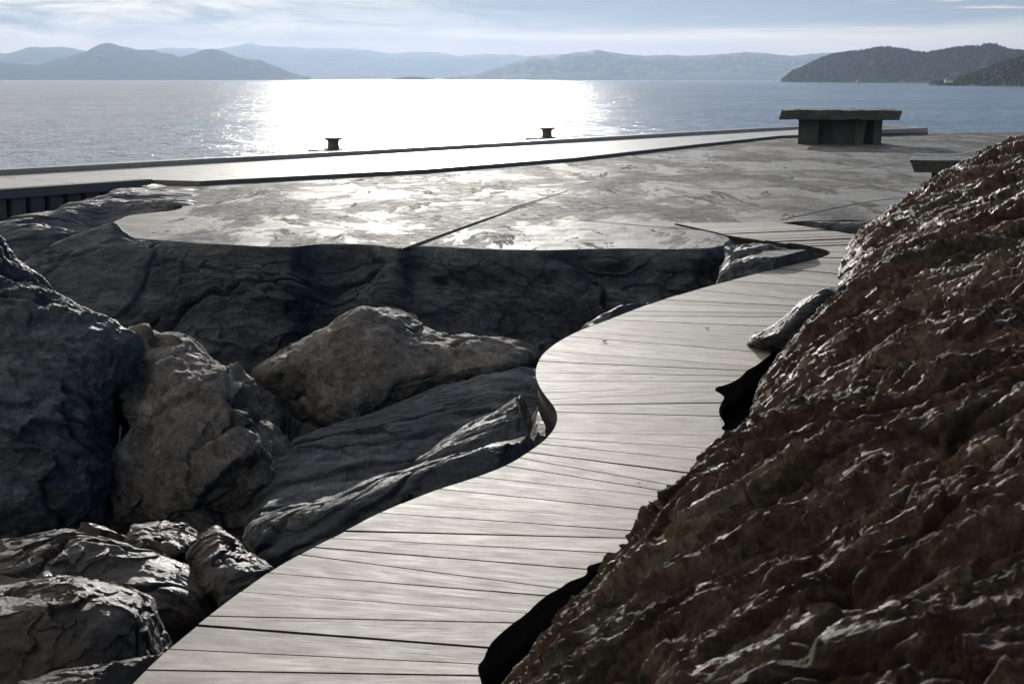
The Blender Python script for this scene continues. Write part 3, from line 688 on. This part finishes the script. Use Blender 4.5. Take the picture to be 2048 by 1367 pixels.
# main cliff: follows the cut rim point by point
rr_ = rimw[10:]; cs = np.concatenate([[0], np.cumsum(np.linalg.norm(np.diff(rr_, axis=0), axis=1))]); tt_ = np.linspace(0, cs[-1], 1500)
RX = np.stack([np.interp(tt_, cs, rr_[:, 0]), np.interp(tt_, cs, rr_[:, 1])], 1)
def blur(A, k):
    w = np.ones(k)/k; return np.stack([np.convolve(np.pad(A[:, c], k//2, 'edge'), w, 'valid')[:len(A)] for c in range(A.shape[1])], 1)
gd = np.gradient(blur(RX, 151), axis=0); on = np.stack([gd[:, 1], -gd[:, 0]], 1); on /= np.linalg.norm(on, axis=1, keepdims=True)
if on[700, 1] > 0: on = -on
wfar = np.clip((tt_-(cs[-1]-3.2))/2., 0, 1); wn_ = np.clip(1-tt_/2.5, 0, 1)
outs = np.array([-.012, 0, .022, .07, .15, .30, .48, .75, 1.10, 1.6]); downs = np.array([.004, .0, .018, .10, .25, .50, .80, 1.15, 1.55, 2.2])
kk_ = cr(np.stack([outs, downs], 1), 300)
ow = (1-.6*wfar-.55*wn_)[:, None]
PW = np.zeros((1500, 300, 3)); PW[..., :2] = RX[:, None, :]+on[:, None, :]*(kk_[:, 0][None, :]*ow)[..., None]; PW[..., 2] = PZ-kk_[:, 1][None, :]
nw = gnorm(PW); 
if (nw[700, 150, :2]*on[700]).sum() < 0: nw = -nw
qw = PW.reshape(-1, 3)
dw = flow(qw, .34, .62, (1, .2, -.30), .5, 9)+.05*facet(aniso(qw, (1, .3, .1), .5), 2.2)
fade = np.clip(kk_[:, 1]/.22, 0, 1)[None, :]**1.1
PW = PW+nw*((dw.reshape(1500, 300)+.05)*fade)[..., None]
mesh_np('cliff', PW.reshape(-1, 3), grid_faces(1500, 300), m_bed)['kind'] = 'structure'
# left shoulder that dives in front of the quay wall
q4 = lambda *L: [dp(*a) for a in L]
shoulder = [
 [at(430, 366, -.07)]+q4((360, 366, 24.2), (301, 366, 23.0), (262, 371, 22.4), (226, 380, 21.8), (200, 391, 21.4), (170, 398, 20.9), (131, 407, 20.4), (102, 421, 20.1), (41, 429, 19.5), (0, 438, 19.1), (-60, 450, 18.5), (-180, 466, 17.4)),
 [at(430, 380, -.07)]+q4((370, 380, 22.1), (305, 377, 22.3), (262, 379, 21.8), (224, 387, 21.2), (198, 394, 20.9), (170, 401, 20.5), (131, 410, 20.1), (102, 424, 19.8), (41, 433, 19.2), (0, 442, 18.9), (-60, 455, 18.3), (-180, 470, 17.2)),
 [at(430, 395, -.07)]+q4((375, 395, 20.6), (310, 393, 20.8), (262, 393, 20.9), (222, 396, 20.6), (196, 400, 20.4), (168, 405, 20.1), (129, 414, 19.8), (101, 428, 19.5), (41, 438, 18.9), (0, 447, 18.6), (-60, 460, 18.0), (-180, 475, 17.)),
 [at(425, 410, -.09)]+q4((372, 408, 19.6), (315, 402, 20.1), (262, 402, 20.4), (220, 404, 20.3), (194, 409, 20.1), (166, 415, 19.9), (127, 425, 19.6), (99, 438, 19.3), (41, 450, 18.8), (0, 462, 18.4), (-60, 476, 17.8), (-180, 490, 16.8)),
 q4((400, 428, 19.3), (366, 426, 19.5), (315, 428, 19.8), (262, 432, 19.9), (220, 440, 19.8), (194, 444, 19.7), (166, 446, 19.5), (127, 452, 19.2), (99, 460, 18.9), (41, 474, 18.5), (0, 486, 18.1), (-60, 500, 17.5), (-180, 510, 16.5)),
 q4((380, 480, 18.6), (350, 480, 18.8), (300, 490, 19.0), (262, 494, 18.9), (218, 497, 18.8), (194, 498, 18.7), (166, 500, 18.5), (127, 506, 18.2), (97, 512, 18.0), (41, 520, 17.5), (0, 530, 17.2), (-60, 540, 16.6), (-180, 550, 15.8))]
sheet('rock_shoulder', shoulder, 300, 760, m_bed, lambda P: flow(P, .05, 1.3, (1, .3, 0), .5, 8)-.02, flip=True)['kind'] = 'structure'

# bedrock floor of the hollow between plaza and boardwalk
nr, nc = 760, 900
yy = np.geomspace(1.6, 24, nr); tt = np.linspace(-.62, .42, nc)
YY, TT = np.meshgrid(yy, tt, indexing='ij'); XX = TT*YY
p2 = np.stack([XX.ravel(), YY.ravel()], 1)
El = E[:int(len(E)*.48)]; LE = smooth_open(edge[:nL], 0)[:40]
dd = seg_dist(p2, LE)
xl = np.interp(p2[:, 1], *zip(*sorted([(float(p[1]), float(p[0])) for p in LE if True])))
inside = (p2[:, 0] > xl)
sdist = np.where(inside, 0, dd)
z = -2.0+.45*np.clip((6.5-p2[:, 1])/3, 0, 1)+1.7*np.exp(-sdist/.75)
z = np.where(inside, np.minimum(z, -.30), z)
P3 = np.concatenate([p2, np.zeros((len(p2), 1))], 1)
rel = np.where(inside, .15, np.clip(sdist/.5+.25, 0, 1))
z = z+rel*(flow(P3, .34, .8, (1, .75, 0), .45, 8, 3.)+.03*rid(P3, 3.5, 5))
z = np.minimum(z, -.21)
P3[:, 2] = z
fl = mesh_np('bedrock_floor', P3, grid_faces(nr, nc), m_bed); tag(fl, kind='structure')

# ------------------------------------------------------------------ boulders and ledges
GB = 'boulders in the hollow beside the boardwalk'
def B(*a, label, group=GB, cat='boulder', name='boulder', **k):
    o = boulder(name, *a, **k); tag(o, label, cat, group); return o
smoothd = lambda A, s, seed: (lambda P: A*(fbm(P+seed, s, 8, .52)*.7+facet(P+seed+.08*np.stack([fbm(P+seed+11, s*2.5, 3)]*3, 1), s*.9, 1.2)*1.05-.5*np.exp(-(fbm(P+seed+60, s*.6, 4)/.03)**2)+facet(P+seed+.05*np.stack([fbm(P+seed+3, s*4, 3)]*3, 1), s*3.)*.24))
B([(235, 800), (240, 740), (258, 690), (290, 664), (330, 662), (375, 672), (420, 700), (470, 722), (505, 755), (512, 800), (508, 850), (540, 870), (572, 905), (590, 960), (560, 1010), (500, 1050), (420, 1075), (300, 1075), (205, 1060), (195, 1010), (205, 940), (235, 890), (250, 850)],
  (380, 880), 10.3, .8, .9, .6, m_pale, smoothd(.10, 1.5, 2.), label='large upright pale boulder with a rounded top, left of centre in the hollow', power=.7)
B([(515, 745), (580, 705), (625, 670), (670, 635), (720, 619), (800, 627), (845, 645), (900, 668), (1000, 695), (1062, 712), (1070, 725), (1010, 760), (900, 790), (830, 822), (760, 845), (690, 868), (645, 862), (600, 840), (560, 800)],
  (760, 745), 12.0, .7, .9, .35, m_pale, smoothd(.09, 1.3, 5.), label='wedge shaped pale boulder lying in the hollow under the plaza edge', power=.7)
B([(-420, 560), (-250, 470), (-100, 440), (0, 468), (25, 510), (90, 548), (140, 590), (190, 622), (235, 655), (272, 690), (262, 730), (240, 790), (225, 860), (215, 960), (195, 1050), (100, 1085), (-100, 1120), (-420, 1120)],
  (-60, 800), 10.3, 1.0, 1.3, .9, m_bed, lambda P: flow(P, .16, .9, (1, .3, -.6), .5, 8, 4.)+.02*rid(P, 4, 4), label='broad dark blue grey rock sloping down at the left edge', sub=8, power=.7)
B([(590, 880), (640, 860), (760, 830), (880, 780), (990, 750), (1060, 735), (1085, 750), (1110, 800), (1110, 850), (1040, 880), (900, 920), (760, 1010), (600, 1060), (500, 1060), (530, 950)],
  (820, 890), 10.4, .4, 1.0, 1.5, m_bed, lambda P: flow(P, .12, 1.1, (1, .5, .25), .35, 8, 9.), label='smooth blue grey slab rising from the hollow to the bend of the boardwalk', sub=8, power=.6)
B([(838, 925), (880, 885), (930, 852), (985, 822), (1030, 790), (1072, 752), (1095, 780), (1125, 810), (1140, 860), (1100, 890), (1040, 905), (960, 930), (860, 945)],
  (1000, 870), 7.9, .25, .5, .3, m_bed, lambda P: flow(P, .07, 1.6, (1, .6, .4), .35, 8, 12.), label='pointed grey ledge tucked under the tight bend of the boardwalk', name='rock_ledge', cat='rock ledge', power=.65)
B([(482, 1075), (500, 1045), (560, 1020), (640, 1000), (700, 975), (750, 950), (830, 930), (900, 905), (985, 888), (1060, 880), (1095, 878), (1110, 905), (1050, 960), (900, 1010), (760, 1060), (620, 1130), (560, 1150), (505, 1130)],
  (780, 1010), 6.6, .35, .6, .25, m_bed, lambda P: flow(P, .07, 1.5, (1, .7, .3), .35, 8, 15.), label='long rounded grey ledge running along the boardwalk edge', name='rock_ledge', cat='rock ledge', sub=8, power=.6)
# foreground rocks
B([(-300, 1120), (-100, 1080), (60, 1062), (130, 1050), (200, 1062), (280, 1085), (350, 1105), (400, 1128), (455, 1185), (440, 1240), (380, 1300), (200, 1380), (-100, 1420), (-300, 1400)],
  (120, 1230), 5.9, .6, .9, .35, m_dark, lambda P: crag(P, .085, 1.6, (1, .2, -.3), .6, 8, 2.), label='broad brown cracked rock in the lower left corner region beside the boardwalk', sub=8, power=.65)
B([(-250, 1215), (-60, 1190), (60, 1178), (160, 1168), (240, 1180), (300, 1205), (322, 1260), (345, 1310), (300, 1400), (120, 1480), (-250, 1500)],
  (90, 1320), 4.8, .4, .6, .2, m_dark, lambda P: crag(P, .07, 2.0, (1, .2, -.2), .7, 8, 8.), label='dark blocky rock with a wet blue face at the bottom left', sub=8, power=.6)
B([(255, 1085), (270, 1058), (330, 1048), (380, 1052), (405, 1075), (390, 1110), (330, 1130), (270, 1120)],
  (330, 1090), 6.5, .25, .35, .2, m_dark, lambda P: crag(P, .05, 3.0, (1, .2, .2), .7, 7, 21.), label='small grey rock poking up at the foot of the pale upright boulder')
B([(375, 1110), (400, 1072), (430, 1055), (465, 1075), (495, 1100), (520, 1120), (545, 1140), (520, 1190), (440, 1230), (380, 1180)],
  (455, 1135), 5.9, .3, .4, .3, m_dark, lambda P: crag(P, .06, 2.6, (1, .2, .5), .6, 7, 25.), label='glistening dark rock with a sharp peak against the boardwalk edge')
B([(40, 1367), (120, 1335), (200, 1328), (280, 1312), (330, 1302), (380, 1340), (300, 1500), (100, 1560), (20, 1480)],
  (200, 1430), 4.0, .2, .4, .2, m_dark, lambda P: crag(P, .04, 3.2, (1, .2, .1), .6, 7, 33.), label='low rough rock cut by the bottom frame edge, beside the nearest boards')
B([(40, 525), (110, 493), (170, 472), (226, 455), (262, 474), (330, 484), (400, 520), (380, 620), (250, 680), (120, 620), (60, 570)],
  (230, 560), 15.1, .3, .8, .45, m_bed, lambda P: flow(P, .10, 1.1, (1, .3, .2), .5, 8, 71.), label='sloping blue grey rock flank at the left end of the cut plaza edge')
B([(-160, 462), (0, 456), (70, 452), (130, 458), (190, 470), (150, 500), (70, 530), (0, 545), (-160, 560)],
  (10, 505), 16.4, .3, .6, .3, m_bed, lambda P: flow(P, .08, 1.4, (1, .3, .1), .5, 8, 75.), label='low layered dark rock under the slotted quay wall at far left')
# inlet rocks by the far bend
B([(1415, 585), (1440, 540), (1465, 520), (1500, 508), (1540, 495), (1590, 485), (1640, 487), (1700, 495), (1730, 508), (1700, 530), (1560, 560), (1470, 590)],
  (1560, 530), 13.1, .3, .55, .25, m_bed, lambda P: crag(P, .07, 2.2, (1, .2, .1), .7, 8, 41.)-.03, label='lumpy grey rock filling the inlet at the far bend of the boardwalk', clamp=-.045)
B([(1445, 530), (1450, 495), (1490, 488), (1545, 491), (1580, 505), (1560, 540), (1480, 550)],
  (1510, 518), 14.0, .3, .4, .15, m_bed, lambda P: crag(P, .05, 1.9, (1, .2, .1), .7, 7, 47.), label='low grey rock between the plaza edge and the underside of the boardwalk', clamp=-.12)
B([(1130, 690), (1170, 650), (1250, 612), (1310, 590), (1360, 579), (1410, 575), (1450, 590), (1380, 640), (1220, 690)],
  (1290, 640), 10.6, .3, .5, .3, m_bed, lambda P: flow(P, .06, 1.8, (1, .4, .1), .5, 8, 52.), label='narrow grey rock showing along the far straight of the boardwalk', name='rock_ledge', cat='rock ledge')
B([(1535, 447), (1580, 445), (1660, 442), (1740, 441), (1800, 450), (1780, 490), (1700, 500), (1600, 470)],
  (1680, 462), 16.6, .25, .35, .05, m_bed, lambda P: crag(P, .018, 2.6, (1, .2, .1), .6, 7, 57.), label='low dark rock strip between the boardwalk end and the plaza', clamp=-.05)
# right side: grey ledges resting against the boards
B([(1488, 690), (1500, 670), (1530, 655), (1560, 632), (1600, 600), (1660, 570), (1720, 590), (1700, 660), (1620, 712), (1560, 712), (1512, 708)],
  (1590, 665), 9.1, .5, .4, -.15, m_bed, lambda P: flow(P, .05, 2.0, (1, .5, .4), .5, 8, 61.), label='grey flat topped rock lapping over the right side of the boardwalk', clamp=False)
B([(1712, 480), (1732, 448), (1768, 415), (1815, 392), (1865, 368), (1910, 366), (1960, 400), (1900, 470), (1790, 500)],
  (1840, 440), 15.6, .3, .5, .25, m_bed, lambda P: flow(P, .05, 1.7, (1, .3, .4), .5, 8, 66.), label='rounded smooth grey rock behind the brown outcrop, below the second stone table', clamp=False)

# ------------------------------------------------------------------ the big brown outcrop on the right
contact = np.array([(-1.9, -2.5), (-1.5, -1.), (-1.05, .3), (-.70, 1.4), (-.25, 2.8)]+[tuple(at(x, y, 0.)[:2]) for x, y in
   ((1030, 1367), (1075, 1290), (1150, 1200), (1240, 1112), (1300, 1030), (1370, 932), (1445, 858), (1480, 800), (1510, 745), (1560, 700), (1610, 650), (1655, 600), (1662, 540), (1700, 480))]+[(4.6, 17.2), (6.2, 18.6), (9., 19.4)])
def resample(P, n, pw=1.):
    P = cr(P, 400); s = np.concatenate([[0], np.cumsum(np.linalg.norm(np.diff(P, axis=0), axis=1)/np.maximum(1.2, np.abs(P[1:, 1])))]); t = np.linspace(0, s[-1], n)
    return np.stack([np.interp(t, s, P[:, 0]), np.interp(t, s, P[:, 1])], 1)
nv, nu = 1500, 900
cc = resample(contact, nv)
u = np.concatenate([np.linspace(-.10, .02, 60)[:-1], np.geomspace(.02, 7.0, nu-59)])
yv = cc[:, 1][:, None]; U = u[None, :]
up = np.clip(U, 0, None)
hs = np.interp(yv, [-3, 0, 2, 5, 8, 11, 14, 17, 20], [1.12, 1.08, 1.10, 1.12, 1.04, .92, 1.0, 1.30, 1.34])
ks = np.interp(yv, [0, 3, 6, 9, 12, 15, 18], [.78, .74, .72, .80, .85, .95, 1.1])
Zr = hs*(1-np.exp(-up/ks))+.04*up
Zr = np.where(U < 0, 0, Zr)
sk = np.linspace(0, 1, 59)
Zr[:, :59] = -1.1*(1-sk[None, :])**1.2
# outward direction: mostly +x, turning back (towards the camera side) at the far end
tv = np.gradient(cc, axis=0); tv /= np.linalg.norm(tv, axis=1, keepdims=True)
ker = np.ones(101)/101; tvs = np.stack([np.convolve(np.pad(tv[:, k], 50, 'edge'), ker, 'valid') for k in (0, 1)], 1)
od = np.stack([tvs[:, 1], -tvs[:, 0]], 1); od /= np.linalg.norm(od, axis=1, keepdims=True)
od = od*.6+np.array([1, 0])*.4; od /= np.linalg.norm(od, axis=1, keepdims=True)
cc[:, 0] += np.interp(cc[:, 1], [0, 3.5, 4.6, 6, 7.5, 10], [-.03, -.03, .03, .08, .07, .05])
PX = cc[:, 0][:, None]+od[:, 0][:, None]*U; PY = yv+od[:, 1][:, None]*U
PR = np.stack([PX, PY, Zr], -1); nn = gnorm(PR)
if nn[nv//2, nu//2, 2] < 0: nn = -nn
q = PR.reshape(-1, 3)
SD = (1, .15, .72)
disp = crag(q, .10, .55, (1, .6, .5), .6, 5, 31., .5)*np.repeat(np.clip(up/.8, 0, 1)[:1], nv, 0).ravel()+crag(q, .13, 1.75, SD, .32, 7, 3., .58)+crag(q, .044, 5.4, SD, .34, 7, 13., .64)-.035
disp = disp.reshape(nv, nu)
mask = np.clip((U+.10)/.16, 0, 1)*np.clip(.45+up/.5, 0, 1)
PR = PR+(nn+np.array([-.1, -.55, 0]))*(disp*mask)[..., None]
dc = np.linalg.norm(PR-np.array([0, 0, EYE]), axis=-1); print('nearest rock to camera', dc.min())
o = mesh_np('rock_outcrop', PR.reshape(-1, 3), grid_faces(nv, nu), m_brown)
tag(o, 'huge rust brown jagged rock slope filling the right side beside the boardwalk', 'rock outcrop')

# ================================================================== STONE TABLES
def slab(name, pts, z0, z1, parent, m, nz=.012, bev=.015):
    bm = bmesh.new(); prism(bm, pts, z0, z1)
    bmesh.ops.triangulate(bm, faces=[f for f in bm.faces if len(f.verts) > 4])
    bmesh.ops.subdivide_edges(bm, edges=bm.edges[:], cuts=5, use_grid_fill=True)
    P = np.array([v.co[:] for v in bm.verts])+np.array(parent.location[:]); d = fbm(P, 2.2, 5)*nz; bm.normal_update()
    for v, q in zip(bm.verts, d): v.co += v.normal*float(q)
    return finish(name, bm, m, parent)
tp = dp(1679, 285, 38.2); t = empty('stone_table', (tp[0], tp[1], PZ)); t.rotation_euler[2] = -math.atan2(tp[0], tp[1]); S = 38.2/F/math.cos(math.atan2(tp[0], tp[1]))
def X_(px): return (px-1679)*S
# top: cut faces lean inwards to the underside on the left and right
def wedge(name, x0, x1, xb0, xb1, y0, y1, z0, z1, parent, m, nz=.012):
    bm = bmesh.new(); vs = []
    K = 14
    for i in range(K+1):
        s = i/K
        for (yy_, zz, xa, xb) in ((y0, z0, xb0, xb1), (y0, z1, x0, x1), (y1, z1, x0, x1), (y1, z0, xb0, xb1)):
            vs.append(bm.verts.new((xa+(xb-xa)*s, yy_, zz)))
    for i in range(K):
        for k in range(4): a = i*4+k; b = i*4+(k+1) % 4; bm.faces.new((vs[a], vs[b], vs[b+4], vs[a+4]))
    bm.faces.new([vs[k] for k in range(4)][::-1]); bm.faces.new([vs[K*4+k] for k in range(4)])
    bmesh.ops.recalc_face_normals(bm, faces=bm.faces[:]); bmesh.ops.subdivide_edges(bm, edges=bm.edges[:], cuts=3, use_grid_fill=True)
    P = np.array([v.co[:] for v in bm.verts])+np.array(parent.location[:]); d = fbm(P, 2.4, 5)*nz; bm.normal_update()
    for v, q in zip(bm.verts, d): v.co += v.normal*float(q)
    return finish(name, bm, m, parent)
wedge('table_top', X_(1567), X_(1793), X_(1564), X_(1788), -.35, 1.35, .66, .905, t, m_slab, .03)
wedge('base_slab', X_(1600), X_(1640), X_(1600), X_(1637), -.02, 1.15, 0, .665, t, m_slab, .008)
wedge('base_slab', X_(1664), X_(1716), X_(1668), X_(1716), .12, .31, 0, .665, t, m_slab, .008)
wedge('leg', X_(1709), X_(1729), X_(1707), X_(1723), -.05, .28, 0, .665, t, m_slab, .006)
wedge('leg', X_(1741), X_(1758), X_(1743), X_(1757), .0, 1.1, 0, .665, t, m_slab, .006)
wedge('back_slab', X_(1638), X_(1745), X_(1638), X_(1745), .32, .5, 0, .665, t, m_slab, .006)
tag(t, 'big dark stone table standing complete on the plaza at the end of the quay', 'stone table', 'stone tables on the plaza')
tp = dp(1905, 321, 19.2); t = empty('stone_table', (tp[0], tp[1], PZ)); t.rotation_euler[2] = -math.atan2(tp[0], tp[1]); S = 19.2/F/math.cos(math.atan2(tp[0], tp[1])); top = tp[2]-PZ
X2 = lambda px: (px-1905)*S
wedge('table_top', X2(1826), X2(2120), X2(1836), X2(2110), -.0, 1.1, top-24*S, top, t, m_slab, .012)
wedge('leg', X2(1868), X2(1915), X2(1868), X2(1915), .12, .95, 0, top-23.5*S, t, m_slab, .006)
wedge('leg', X2(2030), X2(2075), X2(2030), X2(2075), .12, .95, 0, top-23.5*S, t, m_slab, .006)
tag(t, 'dark stone table half hidden behind the top of the brown rock', 'stone table', 'stone tables on the plaza')

# ================================================================== SMALL THINGS
def leaf(px, py, s, label, z=.004, rot=0.):
    p = at(px, py, z); t_ = bmesh.new(); bmesh.ops.create_icosphere(t_, subdivisions=2, radius=s)
    for v in t_.verts: v.co.x *= 1.+.3*math.sin(v.co.y*200); v.co.y *= .8; v.co.z = v.co.z*.3+s*.3+abs(v.co.x)*.12
    o = finish('dry_leaf', t_, m_leaf, smooth=True); o.location = p; o.rotation_euler[2] = rot
    tag(o, label, 'leaf', 'dry leaves fallen on boards and rock')
leaf(1209, 683, .016, 'curled dry leaf on the boards near the left edge of the upper bend')
leaf(1414, 657, .012, 'dry leaf on the boards towards the grey rock on the right')
leaf(1222, 488, .024, 'dry leaf lying alone on the plaza near its cut edge', .0)
leaf(1302, 755, .005, 'speck of dry leaf in the middle of the widest boards')
leaf(1278, 966, .006, 'speck of dry leaf on the boards below the S bend')
leaf(1441, 840, .007, 'small dry leaf beside the dark notch in the boards')

# ================================================================== HAZE
hz = bmesh.new(); box_bm(hz, (-12000, -1500, SEA-8), (15000, 16800, 440))
mh = bpy.data.materials.new('sea haze'); mh.use_nodes = True; nt = mh.node_tree; nt.nodes.clear()
out = nt.nodes.new('ShaderNodeOutputMaterial'); pv = nt.nodes.new('ShaderNodeVolumePrincipled')
pv.inputs['Color'].default_value = (.42, .54, .73, 1); pv.inputs['Density'].default_value = 0.92e-4; pv.inputs['Anisotropy'].default_value = .5
nt.links.new(pv.outputs[0], out.inputs['Volume'])
tag(finish('haze', hz, mh), kind='stuff')
